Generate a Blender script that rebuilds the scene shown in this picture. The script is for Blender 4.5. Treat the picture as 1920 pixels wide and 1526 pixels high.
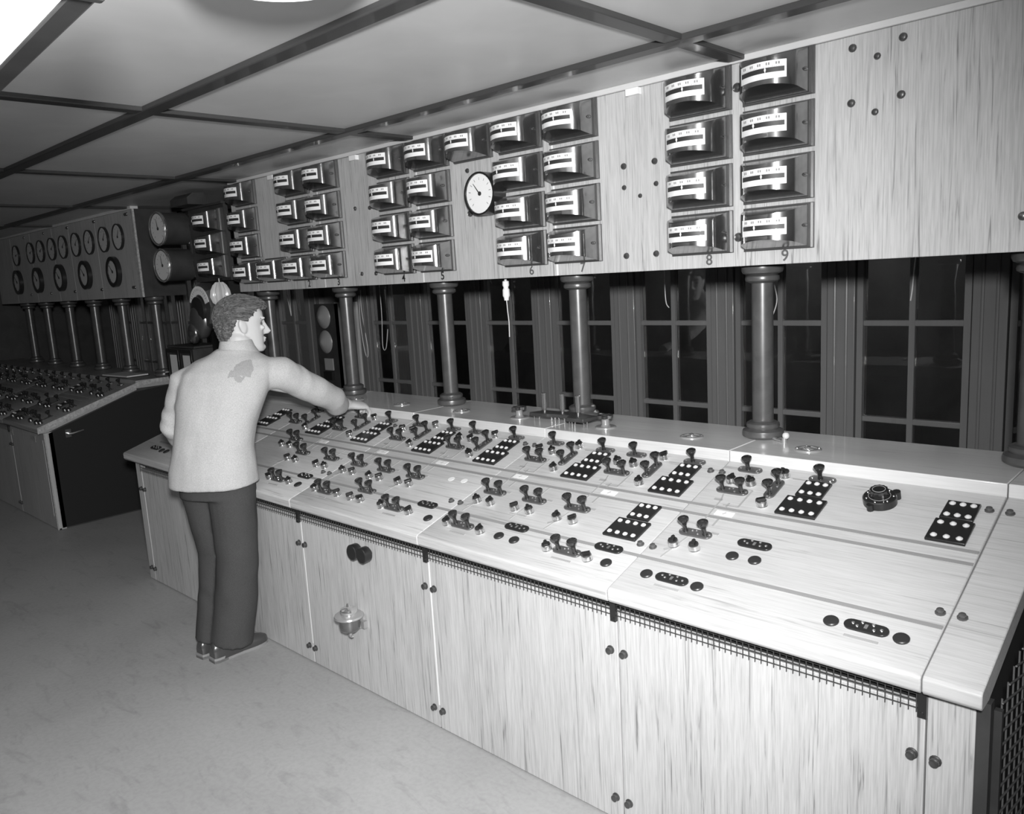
import bpy, bmesh, math, random
from mathutils import Matrix, Vector, noise
random.seed(7)
SC = bpy.context.scene
for _o in list(bpy.data.objects): bpy.data.objects.remove(_o)
COL = SC.collection
# ------------------------------------------------------------------ camera
R0 = ((0.72754955, 0.68379337, -0.05566219), (0.07225839, -0.15705856, -0.9849423), (-0.68223924, 0.71257226, -0.1636777))
cd = bpy.data.cameras.new('camera'); cam = bpy.data.objects.new('camera', cd); COL.objects.link(cam)
cd.sensor_width = 36; cd.lens = 1500.65 / 1920 * 36; cd.clip_start = .02; cd.clip_end = 100
cam.matrix_world = Matrix(((R0[0][0], -R0[1][0], -R0[2][0], 0), (R0[0][1], -R0[1][1], -R0[2][1], 0), (R0[0][2], -R0[1][2], -R0[2][2], 1.72), (0, 0, 0, 1)))
SC.camera = cam
# ------------------------------------------------------------------ light
w = bpy.data.worlds.new('room_air'); SC.world = w; w.use_nodes = True
w.node_tree.nodes['Background'].inputs[0].default_value = (.5, .5, .5, 1)
w.node_tree.nodes['Background'].inputs[1].default_value = .05
ld = bpy.data.lights.new('camera_flash', 'SPOT'); ld.energy = 730; ld.spot_size = math.radians(111); ld.spot_blend = 1; ld.shadow_soft_size = .075
lo = bpy.data.objects.new('camera_flash', ld); COL.objects.link(lo); lo.location = (.07, -.02, 1.95)
lo.rotation_euler = Vector((-.83, .545, -.27)).to_track_quat('-Z', 'Y').to_euler()
hl = bpy.data.lights.new('hall_fill_light', 'POINT'); hl.energy = 30; hl.shadow_soft_size = .15; hlo = bpy.data.objects.new('hall_fill_light', hl); COL.objects.link(hlo); hlo.location = (-3.2, 5.9, 2.9)  # unseen fill light added beyond the windows to lift the dark panes
SC.view_settings.view_transform = 'Standard'; SC.view_settings.look = 'None'
SC.view_settings.exposure = 0; SC.view_settings.gamma = 1; SC.view_settings.use_curve_mapping = False
# ------------------------------------------------------------------ materials
def nmat(name, col=.5, rough=.5, metal=0, spec=.5, coat=0, emit=0, trans=0):
    m = bpy.data.materials.new(name); m.use_nodes = True
    b = m.node_tree.nodes['Principled BSDF']
    b.inputs['Base Color'].default_value = (col, col, col, 1); b.inputs['Roughness'].default_value = rough
    b.inputs['Metallic'].default_value = metal; b.inputs['Specular IOR Level'].default_value = spec
    b.inputs['Coat Weight'].default_value = coat; b.inputs['Coat Roughness'].default_value = .06
    b.inputs['Transmission Weight'].default_value = trans
    if emit: b.inputs['Emission Color'].default_value = (1, 1, 1, 1); b.inputs['Emission Strength'].default_value = emit
    return m
def N(m, t, **k):
    n = m.node_tree.nodes.new(t)
    for a, v in k.items(): setattr(n, a, v)
    return n
def coords(m, scale, rnd=True):
    L = m.node_tree.links; tc = N(m, 'ShaderNodeTexCoord'); mp = N(m, 'ShaderNodeMapping'); mp.inputs['Scale'].default_value = scale
    if rnd:
        oi = N(m, 'ShaderNodeObjectInfo'); va = N(m, 'ShaderNodeVectorMath', operation='ADD'); mu = N(m, 'ShaderNodeMath', operation='MULTIPLY'); mu.inputs[1].default_value = 37.
        L.new(oi.outputs['Random'], mu.inputs[0]); L.new(tc.outputs['Object'], va.inputs[0]); L.new(mu.outputs[0], va.inputs[1]); L.new(va.outputs[0], mp.inputs['Vector'])
    else: L.new(tc.outputs['Object'], mp.inputs['Vector'])
    return mp.outputs[0]
def noise_ramp(m, vec, stops, detail=4, dist=0, rough=.55, scale=1):
    L = m.node_tree.links; n = N(m, 'ShaderNodeTexNoise'); n.inputs['Scale'].default_value = scale; n.inputs['Detail'].default_value = detail
    n.inputs['Distortion'].default_value = dist; n.inputs['Roughness'].default_value = rough; L.new(vec, n.inputs['Vector'])
    r = N(m, 'ShaderNodeValToRGB'); e = r.color_ramp.elements
    while len(e) < len(stops): e.new(.5)
    for i, (p, c) in enumerate(stops): e[i].position = p; e[i].color = (c, c, c, 1)
    L.new(n.outputs['Fac'], r.inputs[0]); return r.outputs[0], n.outputs['Fac']
def mulc(m, a, b):
    x = N(m, 'ShaderNodeMix', data_type='RGBA', blend_type='MULTIPLY'); x.inputs[0].default_value = 1
    m.node_tree.links.new(a, x.inputs[6]); m.node_tree.links.new(b, x.inputs[7]); return x.outputs[2]
def bump(m, h, s, d=.002):
    b = N(m, 'ShaderNodeBump'); b.inputs['Strength'].default_value = s; b.inputs['Distance'].default_value = d
    m.node_tree.links.new(h, b.inputs['Height']); m.node_tree.links.new(b.outputs[0], m.node_tree.nodes['Principled BSDF'].inputs['Normal'])
def setc(m, c): m.node_tree.links.new(c, m.node_tree.nodes['Principled BSDF'].inputs['Base Color'])
def wood(name, col, axis, rough=.5, coat=0, contrast=1., fine=1.):
    m = nmat(name, col, rough, coat=coat, spec=.35)
    def sc(a, b): return tuple(b if i == axis else a for i in range(3))
    c1, h = noise_ramp(m, coords(m, sc(80 * fine, 2.4)), [(.30, 1 - .40 * contrast), (.40, 1 - .07 * contrast), (.55, 1)], 6, 1.3)
    c2, _ = noise_ramp(m, coords(m, sc(230 * fine, 9)), [(.3, 1 - .15 * contrast), (.6, 1)], 3, .5)
    c3, _ = noise_ramp(m, coords(m, sc(5, 1.2)), [(.3, .93 * col), (.7, min(1, 1.05 * col))], 2, .4)
    setc(m, mulc(m, mulc(m, c1, c2), c3)); bump(m, h, .12, .001); return m
def mottled(name, col, scale, lo=.8, hi=1.15, rough=.6, detail=5, bmp=.1, spec=.4, dist=.5, metal=0):
    m = nmat(name, col, rough, spec=spec, metal=metal)
    c, h = noise_ramp(m, coords(m, (scale,) * 3, False), [(.3, col * lo), (.7, min(1, col * hi))], detail, dist)
    setc(m, c); bump(m, h, bmp, .001); return m
MT = dict(
    oak_v=wood('limed_oak_upright', .52, 2, contrast=1.45), oak_x=wood('limed_oak_lengthwise', .53, 0, .5, contrast=.85),
    ledge=wood('polished_oak_ledge', .62, 0, .25, .5, .4), oak_far=wood('darker_oak', .46, 2, .5), oak_farx=wood('darker_oak_top', .36, 0, .45),  # far oak is the limed oak in a darker tone
    batten=wood('stained_batten', .045, 0, .4, .15, .5), mullion=wood('stained_window_timber', .16, 2, .34, .3, .22),
    ceiling=mottled('painted_ceiling_board', .60, 3, .93, 1.05, .42, 3, .03), floor=None,
    dark=nmat('black_bakelite', .018, .28), knob=nmat('polished_black_knob', .02, .12, coat=.6), plate=nmat('dull_bronze_plate', .16, .3, .6),
    chrome=nmat('polished_nickel', .75, .16, .9), disc=nmat('black_cap', .025, .4), inlay=nmat('grey_inlay', .27, .4), pale=nmat('pale_inlay', .35, .4),
    column=mottled('dark_bronze_column', .11, 14, .8, 1.15, .32, 4, .05, .6, .5, .35), card=nmat('white_scale_card', .86, .32, coat=.4), ink=nmat('dark_ink', .03, .5),
    metal=mottled('polished_meter_case', .30, 9, .7, 1.15, .16, 3, .02, .5, .8, .9), lens=nmat('frosted_lamp_lens', .6, .2, coat=.5), wire=nmat('blackened_wire', .07, .45, .3),
    black=nmat('shadow_black', .008, .8), gap=nmat('pale_joint', .8, .5), white=nmat('white_enamel', .8, .35), glowm=nmat('lit_opal_glass', .9, .4, emit=2.2),
    glass=nmat('window_glass', .97, 0, trans=1, spec=.5), hall=mottled('dark_hall_wall', .12, 1.5, .6, 1.3), brass=nmat('worn_brass', .42, .26, .5), bolt=nmat('bronze_bolt', .12, .3, .7),
    iron=mottled('black_painted_steel', .045, 6, .7, 1.25, .5, 6, .05), paper=nmat('paper', .62, .7), speck=mottled('speckled_edge_oak', .42, 60, .6, 1.2, .6),
    skin=nmat('skin', .55, .5, spec=.3), jacket=None, trouser=None, shoe=nmat('polished_shoe_leather', .05, .25, coat=.4), hair=None, shirt=nmat('white_shirt', .75, .7), eye=nmat('eye', .12, .15), cord=nmat('white_cord', .7, .6), lino=nmat('shoe_sole', .25, .7))
g = MT['glass']; c_, h_ = noise_ramp(g, coords(g, (5, 5, 5)), [(0, 0), (1, 1)], 2, .4); bump(g, h_, .10, .004); g.node_tree.nodes['Principled BSDF'].inputs['IOR'].default_value = 1.5
f = MT['floor'] = nmat('worn_linoleum', .3, .5, spec=.35)
c1, h1 = noise_ramp(f, coords(f, (1.1, 1.1, 1), False), [(.3, .88), (.7, 1.05)], 5, .6)
c2, _ = noise_ramp(f, coords(f, (5, 16, 1), False), [(.28, .84), (.45, 1.0)], 6, 1.2)
c3, _ = noise_ramp(f, coords(f, (55, 55, 1), False), [(.3, .38 * .9), (.6, .38)], 4, .3); setc(f, mulc(f, mulc(f, c1, c2), c3)); bump(f, h1, .05)
def cloth(name, col, sc, rough=.9, lo=.8):
    m = nmat(name, col, rough, spec=.15)
    c, h = noise_ramp(m, coords(m, (sc, sc, sc), False), [(.3, lo), (.7, 1.08)], 2, 0, .6)
    c2, _ = noise_ramp(m, coords(m, (7, 7, 7), False), [(.3, col * .93), (.7, col)], 3, .3); setc(m, mulc(m, c, c2)); bump(m, h, .25, .001); return m
MT['jacket'] = cloth('light_tweed', .50, 260); MT['trouser'] = cloth('dark_flannel', .068, 300)
h = MT['hair'] = nmat('brown_hair', .08, .62, spec=.25); c, hh = noise_ramp(h, coords(h, (120, 30, 90), False), [(.3, .035), (.7, .17)], 4, 1.); setc(h, c); bump(h, hh, .5, .003)
# worn darker patches on the back of the jacket (stain with a shape of its own)
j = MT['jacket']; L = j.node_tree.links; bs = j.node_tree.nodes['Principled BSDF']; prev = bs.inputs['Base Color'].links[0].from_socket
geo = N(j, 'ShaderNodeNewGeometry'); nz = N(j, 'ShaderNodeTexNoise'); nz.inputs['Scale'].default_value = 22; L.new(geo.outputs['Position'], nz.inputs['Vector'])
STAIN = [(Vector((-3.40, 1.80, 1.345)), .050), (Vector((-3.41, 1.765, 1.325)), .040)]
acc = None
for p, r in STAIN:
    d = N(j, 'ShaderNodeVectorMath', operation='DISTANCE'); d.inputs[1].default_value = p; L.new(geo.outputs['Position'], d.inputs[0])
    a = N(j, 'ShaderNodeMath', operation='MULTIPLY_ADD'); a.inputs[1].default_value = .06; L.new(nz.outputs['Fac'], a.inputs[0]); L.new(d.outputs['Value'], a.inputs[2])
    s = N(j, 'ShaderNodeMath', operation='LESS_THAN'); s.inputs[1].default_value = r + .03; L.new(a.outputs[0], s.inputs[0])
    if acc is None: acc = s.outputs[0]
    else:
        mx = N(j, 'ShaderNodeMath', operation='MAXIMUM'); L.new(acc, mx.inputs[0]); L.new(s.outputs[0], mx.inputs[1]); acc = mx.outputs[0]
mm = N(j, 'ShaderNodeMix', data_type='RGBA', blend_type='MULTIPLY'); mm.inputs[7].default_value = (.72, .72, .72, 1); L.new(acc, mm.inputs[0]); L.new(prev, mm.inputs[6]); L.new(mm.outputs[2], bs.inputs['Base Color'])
# ------------------------------------------------------------------ mesh builder
class MB:
    def __init__(s): s.v = []; s.f = []
    def add(s, vs, fs):
        o = len(s.v); s.v += [tuple(p) for p in vs]; s.f += [tuple(i + o for i in q) for q in fs]; return s
    def box(s, x0, x1, y0, y1, z0, z1):
        return s.add([(x0, y0, z0), (x1, y0, z0), (x1, y1, z0), (x0, y1, z0), (x0, y0, z1), (x1, y0, z1), (x1, y1, z1), (x0, y1, z1)],
                     [(3, 2, 1, 0), (4, 5, 6, 7), (0, 1, 5, 4), (1, 2, 6, 5), (2, 3, 7, 6), (3, 0, 4, 7)])
    def lathe(s, prof, n=20, c=(0, 0, 0), axis='z', closed=True):
        vs = []; fs = []
        for r, z in prof:
            for i in range(n):
                a = 2 * math.pi * i / n; x, y = r * math.cos(a), r * math.sin(a)
                p = (x, y, z) if axis == 'z' else ((x, -z, y) if axis == 'y' else (z, x, y))
                vs.append((p[0] + c[0], p[1] + c[1], p[2] + c[2]))
        for k in range(len(prof) - 1):
            for i in range(n):
                j = (i + 1) % n; fs.append((k * n + i, k * n + j, (k + 1) * n + j, (k + 1) * n + i))
        if closed: fs.append(tuple(range(n - 1, -1, -1))); fs.append(tuple((len(prof) - 1) * n + i for i in range(n)))
        return s.add(vs, fs)
    def cyl(s, r, z0, z1, n=16, c=(0, 0, 0), axis='z', b=0):
        pr = [(r, z0), (r, z1)] if not b else [(r, z0), (r, z1 - b), (r - b, z1)]
        return s.lathe(pr, n, c, axis)
    def prism(s, poly, a0, a1, axis='z'):
        n = len(poly)
        def P(p, a): return (p[0], p[1], a) if axis == 'z' else ((a, p[0], p[1]) if axis == 'x' else (p[0], a, p[1]))
        vs = [P(p, a0) for p in poly] + [P(p, a1) for p in poly]
        return s.add(vs, [tuple(range(n - 1, -1, -1)), tuple(range(n, 2 * n))] + [(i, (i + 1) % n, n + (i + 1) % n, n + i) for i in range(n)])
    def loft(s, rings, cap=True):
        n = len(rings[0]); vs = [p for r in rings for p in r]; fs = []
        for k in range(len(rings) - 1):
            for i in range(n): j = (i + 1) % n; fs.append((k * n + i, k * n + j, (k + 1) * n + j, (k + 1) * n + i))
        if cap: fs.append(tuple(range(n - 1, -1, -1))); fs.append(tuple((len(rings) - 1) * n + i for i in range(n)))
        return s.add(vs, fs)
    def tube(s, pts, r, n=6, cap=True, flat=None):
        pts = [Vector(p) for p in pts]; rr = r if isinstance(r, (list, tuple)) else [r] * len(pts); rings = []; ref = None
        for i, p in enumerate(pts):
            t = (pts[min(i + 1, len(pts) - 1)] - pts[max(i - 1, 0)]).normalized()
            if ref is None: ref = Vector((0, 0, 1)) if abs(t.z) < .9 else Vector((1, 0, 0))
            a = (ref - t * ref.dot(t)).normalized(); b = t.cross(a); ref = a
            k = flat if flat else 1
            rings.append([p + a * (rr[i] * k) * math.cos(2 * math.pi * q / n) + b * rr[i] * math.sin(2 * math.pi * q / n) for q in range(n)])
        return s.loft(rings, cap)
    def ball(s, c, r, n=12, m=8, rot=None):
        r = r if isinstance(r, (list, tuple)) else (r, r, r); rings = []
        for k in range(1, m):
            t = math.pi * k / m; z = -math.cos(t); q = math.sin(t); ring = []
            for i in range(n):
                p = Vector((q * math.cos(2 * math.pi * i / n) * r[0], q * math.sin(2 * math.pi * i / n) * r[1], z * r[2]))
                if rot: p = rot @ p
                ring.append(p + Vector(c))
            rings.append(ring)
        return s.loft(rings)
    def mesh(s, name, smooth=35, recalc=True):
        me = bpy.data.meshes.new(name); me.from_pydata(s.v, [], s.f)
        if recalc:
            b = bmesh.new(); b.from_mesh(me); bmesh.ops.recalc_face_normals(b, faces=b.faces); b.to_mesh(me); b.free()
        if smooth:
            me.polygons.foreach_set('use_smooth', [True] * len(me.polygons)); me.set_sharp_from_angle(angle=math.radians(smooth))
        me.update(); return me
W = {}
def place(o, parent, M):
    COL.objects.link(o); W[o.name] = M
    if parent: o.parent = parent; o.matrix_basis = W[parent.name].inverted() @ M
    else: o.matrix_basis = M
def T(x=0, y=0, z=0): return Matrix.Translation((x, y, z))
def obj(name, me, mat, parent=None, M=None, label=None, bevel=0):
    if isinstance(me, MB): me = me.mesh(name)
    if mat is not None and not me.materials: me.materials.append(MT[mat] if isinstance(mat, str) else mat)
    o = bpy.data.objects.new(name, me); place(o, parent, M if M is not None else (W[parent.name] if parent else Matrix()))
    if label: o['label'] = label
    if name in ('screw_set', 'scale_marks', 'dial_marks', 'stud_set', 'vent_label'): o['kind'] = 'stuff'
    if bevel: md = o.modifiers.new('bevel', 'BEVEL'); md.width = bevel; md.segments = 2; md.limit_method = 'ANGLE'
    return o
def thing(name, label, cat, M=None, group=None):
    o = bpy.data.objects.new(name, None); o.empty_display_size = .05; place(o, None, M or Matrix()); return tag(o, label, cat, group)
def tag(o, label, cat, group=None):
    o['label'] = label; o['category'] = cat
    if group: o['group'] = group
    return o
def struct(o, label=None):
    o['kind'] = 'structure'
    if label: o['label'] = label
    return o
def stuff(o): o['kind'] = 'stuff'; return o
def tiny(o): o['kind'] = 'stuff'; return o
CACHE = {}
def cached(key, fn):
    if key not in CACHE: CACHE[key] = fn().mesh(key)
    return CACHE[key]
def RX(a): return Matrix.Rotation(a, 4, 'X')
def RZ(a): return Matrix.Rotation(a, 4, 'Z')
ORD = ['first', 'second', 'third', 'fourth', 'fifth', 'sixth', 'seventh', 'eighth', 'ninth', 'tenth', 'eleventh', 'twelfth']
def text_mesh(txt, size, depth=.0008):
    cu = bpy.data.curves.new('numeral', 'FONT'); cu.body = txt; cu.size = size; cu.align_x = 'CENTER'; cu.align_y = 'CENTER'; cu.extrude = depth; cu.offset = size * .012
    t = bpy.data.objects.new('tmp', cu); COL.objects.link(t); bpy.context.view_layer.update()
    me = bpy.data.meshes.new_from_object(t.evaluated_get(bpy.context.evaluated_depsgraph_get())); bpy.data.objects.remove(t); me.name = 'numeral'; return me
# ------------------------------------------------------------------ shell of the room
XL, XR, YB = -11.0, 2.6, 3.94
YF, ZC = 1.826, 2.405
fl = struct(obj('floor', MB().box(XL, XR, -2.4, YB, -.05, 0), 'floor'), 'worn grey linoleum floor')
ce = struct(obj('ceiling', MB().box(XL, XR, -2.4, YB, ZC + .012, ZC + .08), 'black'), 'painted board ceiling with dark battens')
bx = [-1.385 - 1.735 * k for k in range(-3, 7)]; by = [1.375 + .9 * k for k in range(-4, 3)]
xs = sorted([XL, XR] + [x for x in bx if XL < x < XR]); ys = sorted([-2.4, YB] + [y for y in by if -2.4 < y < YB])
for i in range(len(xs) - 1):
    for k in range(len(ys) - 1):
        cx, cy = (xs[i] + xs[i + 1]) / 2, (ys[k] + ys[k + 1]) / 2; a, b = (xs[i + 1] - xs[i]) / 2, (ys[k + 1] - ys[k]) / 2
        obj('ceiling_panel', MB().box(-a + .002, a - .002, -b + .002, b - .002, 0, .012), 'ceiling', ce, T(cx, cy, ZC))
MT['ink2'] = nmat('grey_paint', .10, .5)
MT['batten_y'] = wood('stained_batten_cross', .045, 1, .4, .15, .5)
for x in xs[1:-1]: obj('batten', MB().box(-.031, .031, -2.4, YB, -.016, .004), 'batten_y', ce, T(x, 0, ZC), bevel=.004)
for y in ys[1:-1]: obj('batten', MB().box(XL, XR, -.031, .031, -.019, .004), 'batten', ce, T(0, y, ZC), bevel=.004)
struct(obj('wall_left', MB().box(XL - .1, XL, -2.4, YB + .1, 0, ZC + .08), 'iron'), 'dark far end wall')
struct(obj('wall_back', MB().box(XL - .1, XR + 2, 7.4, 7.5, -.2, 3.4), 'hall'), 'dark wall of the hall beyond the windows')
hf = struct(obj('floor_hall', MB().box(XL, XR + 2, YB + .06, 7.4, -.06, -.01), 'hall'), 'dark hall floor beyond the windows')
# ------------------------------------------------------------------ windows along the back
bc = [-1.194, -1.824, -2.455, -3.096, -3.730, -4.362, -5.020, -5.690, -6.410] + [-6.410 - .64 * k for k in range(1, 7)]
bc = [.07, -.56] + bc; HW = .243
wn = 0; ZS = [.03, .474, .935, 1.396, 1.857, 2.36]
for i, c in enumerate(bc):
    pl = (c + (bc[i + 1] if i + 1 < len(bc) else c - .64)) / 2; half = (c - HW - pl) - .006
    p = struct(obj('trim_%d' % (i + 1), MB().box(-half, half, -.045, .05, 0, ZC), 'mullion', None, T(pl, YB, 0), bevel=.003), 'dark stained post between two windows')
    for s in (-1, 1): obj('bead', MB().tube([(s * half * .42, -.047, .0), (s * half * .42, -.047, ZC)], .0075, 8), 'mullion', p)
    if i == 9: continue
    wn += 1; wd = bpy.data.objects.new('window_%d' % wn, None); place(wd, None, T(c, YB, 0)); struct(wd, 'dark timber window of small glass panes')
    for s in (-1, 1): obj('stile', cached('stile', lambda: MB().box(-.014, .014, -.032, .03, .02, 2.38)), 'mullion', wd, T(c + s * (HW - .014), YB, 0))
    obj('muntin', cached('muntin_v', lambda: MB().box(-.013, .013, -.022, .02, .02, 2.38)), 'mullion', wd, T(c, YB, 0))
    for z in ZS: obj('muntin', cached('muntin_h', lambda: MB().box(-HW, HW, -.018, .018, -.014, .014)), 'mullion', wd, T(c, YB, z), bevel=.004)
    for s in (-1, 1):
        for k in range(len(ZS) - 1):
            hh = (ZS[k + 1] - ZS[k]) / 2 - .014
            obj('pane', cached('pane%.3f' % hh, lambda: MB().box(-.1, .1, -.003, .003, -hh, hh)), 'glass', wd, T(c + s * .1135, YB, (ZS[k] + ZS[k + 1]) / 2))
cH = bc[9]
op = struct(obj('wall_bay', MB().box(cH - HW, cH + HW, YB, YB + .03, 0, ZC), 'mullion'), 'solid timber bay between the windows')
# ------------------------------------------------------------------ control desks
A = math.atan2(.229, .738); LIP = Vector((0, 1.782, .795)); TS = Vector((0, math.cos(A), math.sin(A))); NS = Vector((0, -math.sin(A), math.cos(A)))
def DM(x, s, rot=0, h=0): return Matrix.Translation(LIP + Vector((x, 0, 0)) + TS * s + NS * h) @ RX(A) @ RZ(rot)
def oblong(l, w, t, n=8, inset=.0015):
    r = w / 2; pts = []
    for cx, a0 in ((l / 2 - r, -90), (-l / 2 + r, 90)):
        for k in range(n + 1): a = math.radians(a0 + 180 * k / n); pts.append((cx + r * math.cos(a), r * math.sin(a)))
    b = MB(); b.prism(pts, 0, t); return b
def screws(pts, r=.0042, h=.004, z=.005):
    b = MB()
    for x, y in pts: b.lathe([(r, z), (r, z + h * .6), (r * .5, z + h)], 8, (x, y, 0))
    return b
KN = [(.0085, 0), (.0085, .006), (.0065, .012), (.007, .022), (.0105, .030), (.0155, .0375), (.0178, .0425), (.0172, .0465), (.013, .0495), (.006, .0508)]
def m_knob(): return MB().lathe(KN, 18)
def twin(desk, x, s, rot=0):
    o = obj('twin_switch', cached('twin_plate', lambda: oblong(.112, .036, .006)), 'plate', desk, DM(x, s, rot), bevel=.001)
    for q in (-.034, .034): obj('knob', cached('trumpet', m_knob), 'knob', o, DM(x, s, rot, .006) @ T(q, 0, 0))
    obj('screw_set', cached('twin_screws', lambda: screws([(-.012, .006), (.012, -.006), (-.05, 0), (.05, 0), (0, .010)])), 'chrome', o, DM(x, s, rot)); return o
def lever(desk, x, s):
    o = obj('key_switch', cached('key_plate', lambda: oblong(.088, .036, .005)), 'plate', desk, DM(x, s), bevel=.001)
    obj('knob', cached('trumpet', m_knob), 'knob', o, DM(x - .006, s, 0, .004)); obj('screw_set', cached('key_screws', lambda: screws([(-.033, 0), (.033, .004), (.028, -.008)])), 'chrome', o, DM(x, s)); return o
def rotary(desk, x, s, a, mat='chrome'):
    o = obj('rotary_knob', cached('rot_base' + mat, lambda: MB().lathe([(.0175, 0), (.0180, .003), (.0165, .006), (.0168, .018), (.0158, .020)], 18)), mat, desk, DM(x, s, a))
    obj('pointer_grip', cached('rot_grip', lambda: MB().prism([(-.0135, -.007), (-.0065, -.0135), (.0065, -.0135), (.0135, -.007), (.0135, .006), (.006, .012), (0, .0175), (-.006, .012), (-.0135, .006)], .0195, .0245).prism([(-.006, -.013), (.006, -.013), (.0055, .012), (0, .0172), (-.0055, .012)], .0245, .0295)), 'dark', o, DM(x, s, a)); return o
def stud(desk, x, s):
    return obj('stud', cached('stud', lambda: MB().lathe([(.0125, 0), (.0125, .003), (.0085, .004), (.0085, .011), (.006, .0125)], 10)), 'plate', desk, DM(x, s))
def cover(desk, x, s, mat='dark'):
    o = obj('cover_plate', cached('cover', lambda: oblong(.106, .036, .006)), mat, desk, DM(x, s), bevel=.001)
    obj('screw_set', cached('cover_screws', lambda: screws([(-.032, .003), (-.02, -.004), (-.012, .012), (.014, .011), (.02, -.006), (.036, 0)]).box(-.004, .004, -.0075, .0075, .005, .0068)), 'chrome', o, DM(x, s)); return o
def cap(desk, x, s): return obj('blank_cap', cached('cap', lambda: MB().lathe([(.0185, 0), (.0190, .004), (.0170, .0065), (.006, .0075)], 20)), 'disc', desk, DM(x, s))
def lamp_plate(desk, x, s, n, wd, ln):
    o = obj('indicator_plate', cached('plate%d%.3f' % (n, wd), lambda: MB().box(-wd / 2, wd / 2, -ln / 2, ln / 2, 0, .009)), 'dark', desk, DM(x, s), bevel=.002)
    for r in (-1, 1):
        for k in range(n):
            obj('lamp_lens', cached('lens', lambda: MB().lathe([(.0088, .0085), (.0088, .0105), (.0068, .012), (.0045, .0145), (.002, .0155)], 12)), 'lens', o, DM(x, s) @ T((k - (n - 1) / 2) * wd / (n + .15), r * ln * .31, 0))
    return o
def strip(desk, x0, x1, s, wd=.0135, mat='inlay', name='bus_strip'):
    return obj(name, MB().box(-(x1 - x0) / 2, (x1 - x0) / 2, -wd / 2, wd / 2, -.002, .0017), mat, desk, DM((x0 + x1) / 2, s))
def dash(desk, p, q, wd=.005, mat='pale', name='mimic_line'):
    d = Vector((q[0] - p[0], q[1] - p[1])); l = d.length
    return obj(name, MB().box(-l / 2, l / 2, -wd / 2, wd / 2, -.002, .0021), mat, desk, DM((p[0] + q[0]) / 2, (p[1] + q[1]) / 2, math.atan2(d.y, d.x)))
def slab_prof(g=0): return [(1.787, .752), (1.7805, .760), (1.7795, .789), (1.786, .7965), (2.522, 1.0246), (2.522, .975), (1.84, .752)]
def build_desk(desk, edges, ends, ledge_z, m_top, m_panel, m_ledge, gaps):
    x0, x1 = ends; es = [x0] + [e for e in edges if e > x0 + .2] + [x1]
    for a, b in zip(es[:-1], es[1:]):
        c, hw = (a + b) / 2, (b - a) / 2 - .0015
        obj('desk_slab', MB().prism(slab_prof(), -hw, hw, 'x'), m_top, desk, T(c, 0, 0), bevel=.003)
        obj('ledge_slab', MB().box(-hw, hw, -.0, .405, -.062, 0), m_ledge, desk, T(c, 2.52, ledge_z), bevel=.0025)
    pe = [e for e in edges]; lo_, hi_ = x0 + .045, x1 - .02
    pe = [lo_] + pe + [hi_]
    for a, b in zip(pe[:-1], pe[1:]):
        c, hw = (a + b) / 2, (b - a) / 2 - .002; end = a == pe[-2] or (a == lo_ and b - a < .2)
        obj('front_panel', MB().box(-hw, hw, 0, .025, .005, .748 if end else .704), m_panel, desk, T(c, YF, 0), bevel=.002)
        if not end:
            wm = MB()
            for z in (.697, .714, .731, .746): wm.box(-hw, hw, -.0065, -.0045, z - .0011, z + .0011)
            n = int(hw * 2 / .0168)
            for k in range(n + 1): x = -hw + k * 2 * hw / n; wm.box(x - .001, x + .001, -.009, -.0065, .688, .752)
            stuff(obj('vent_mesh', wm.mesh('vent_mesh', 0), 'wire', desk, T(c, YF, 0)))
        if not end and b != hi_:
            obj('clip', cached('clip', lambda: MB().box(-.0095, .0095, -.014, -.002, .680, .752).cyl(.004, .012, .016, 8, (0, 0, .69), 'y')), 'dark', desk, T(b - .006, YF, 0))
    for e in gaps:
        obj('joint_strip', cached('joint', lambda: MB().box(-.0035, .0035, -.0008, .01, .10, .69)), 'gap', desk, T(e, YF, 0))
    for e in edges:
        for q in (-.028, .022):
            for z in (.578, .083): obj('panel_bolt', cached('pbolt', lambda: MB().lathe([(.0135, 0), (.0135, .003), (.0105, .0045), (.0105, .014), (.008, .0155)], 12, axis='y')), 'bolt' if z > .3 else 'brass', desk, T(e + q, YF, z))
    obj('inner_light_block', MB().box(lo_ + .01, hi_ - .01, YF + .03, 2.9, .01, .742).prism([(1.86, .742), (2.9, .742), (2.9, .99), (2.52, .96)], lo_ + .01, hi_ - .01, 'x'), 'black', desk, T())  # black core added to block light and darken the inside behind the mesh
    obj('back_panel', MB().box(lo_, hi_, 2.9, 2.918, .01, 1.0), 'oak_v', desk, T())
    obj('plinth_line', MB().box(lo_, hi_, YF + .006, YF + .02, 0, .012), 'dark', desk, T())
ED = [-4.825, -3.96, -3.096, -2.224, -1.362, -.504]
desk = thing('control_desk', 'long pale oak control desk with a sloping top full of switches', 'control desk', T(-2.65, 2.3, 0))
build_desk(desk, ED, (-4.95, -.383), 1.062, 'oak_x', 'oak_v', 'ledge', ED[:4])
for s in (.487, .433, .172): strip(desk, -4.80, -.508, s)
T2X = [(-1.258, .589), (-1.252, .331), (-2.133, .593), (-1.729, .592), (-2.127, .334), (-1.924, .333), (-1.724, .336), (-2.087, .108), (-1.597, .109), (-3.018, .589), (-2.613, .593), (-3.69, .437), (-3.479, .338), (-3.229, .338), (-3.006, .336), (-2.804, .334), (-2.60, .332), (-3.351, .106), (-2.958, .105), (-2.742, .172), (-2.485, .109), (-3.506, .594), (-3.93, .595)]
for x, s in T2X: twin(desk, x, s)
for x, s in [(-1.133, .636), (-1.604, .642), (-2.481, .641), (-1.995, .636), (-2.901, .65), (-3.379, .65), (-3.817, .632)]: twin(desk, x, s, math.pi / 2)
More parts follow.
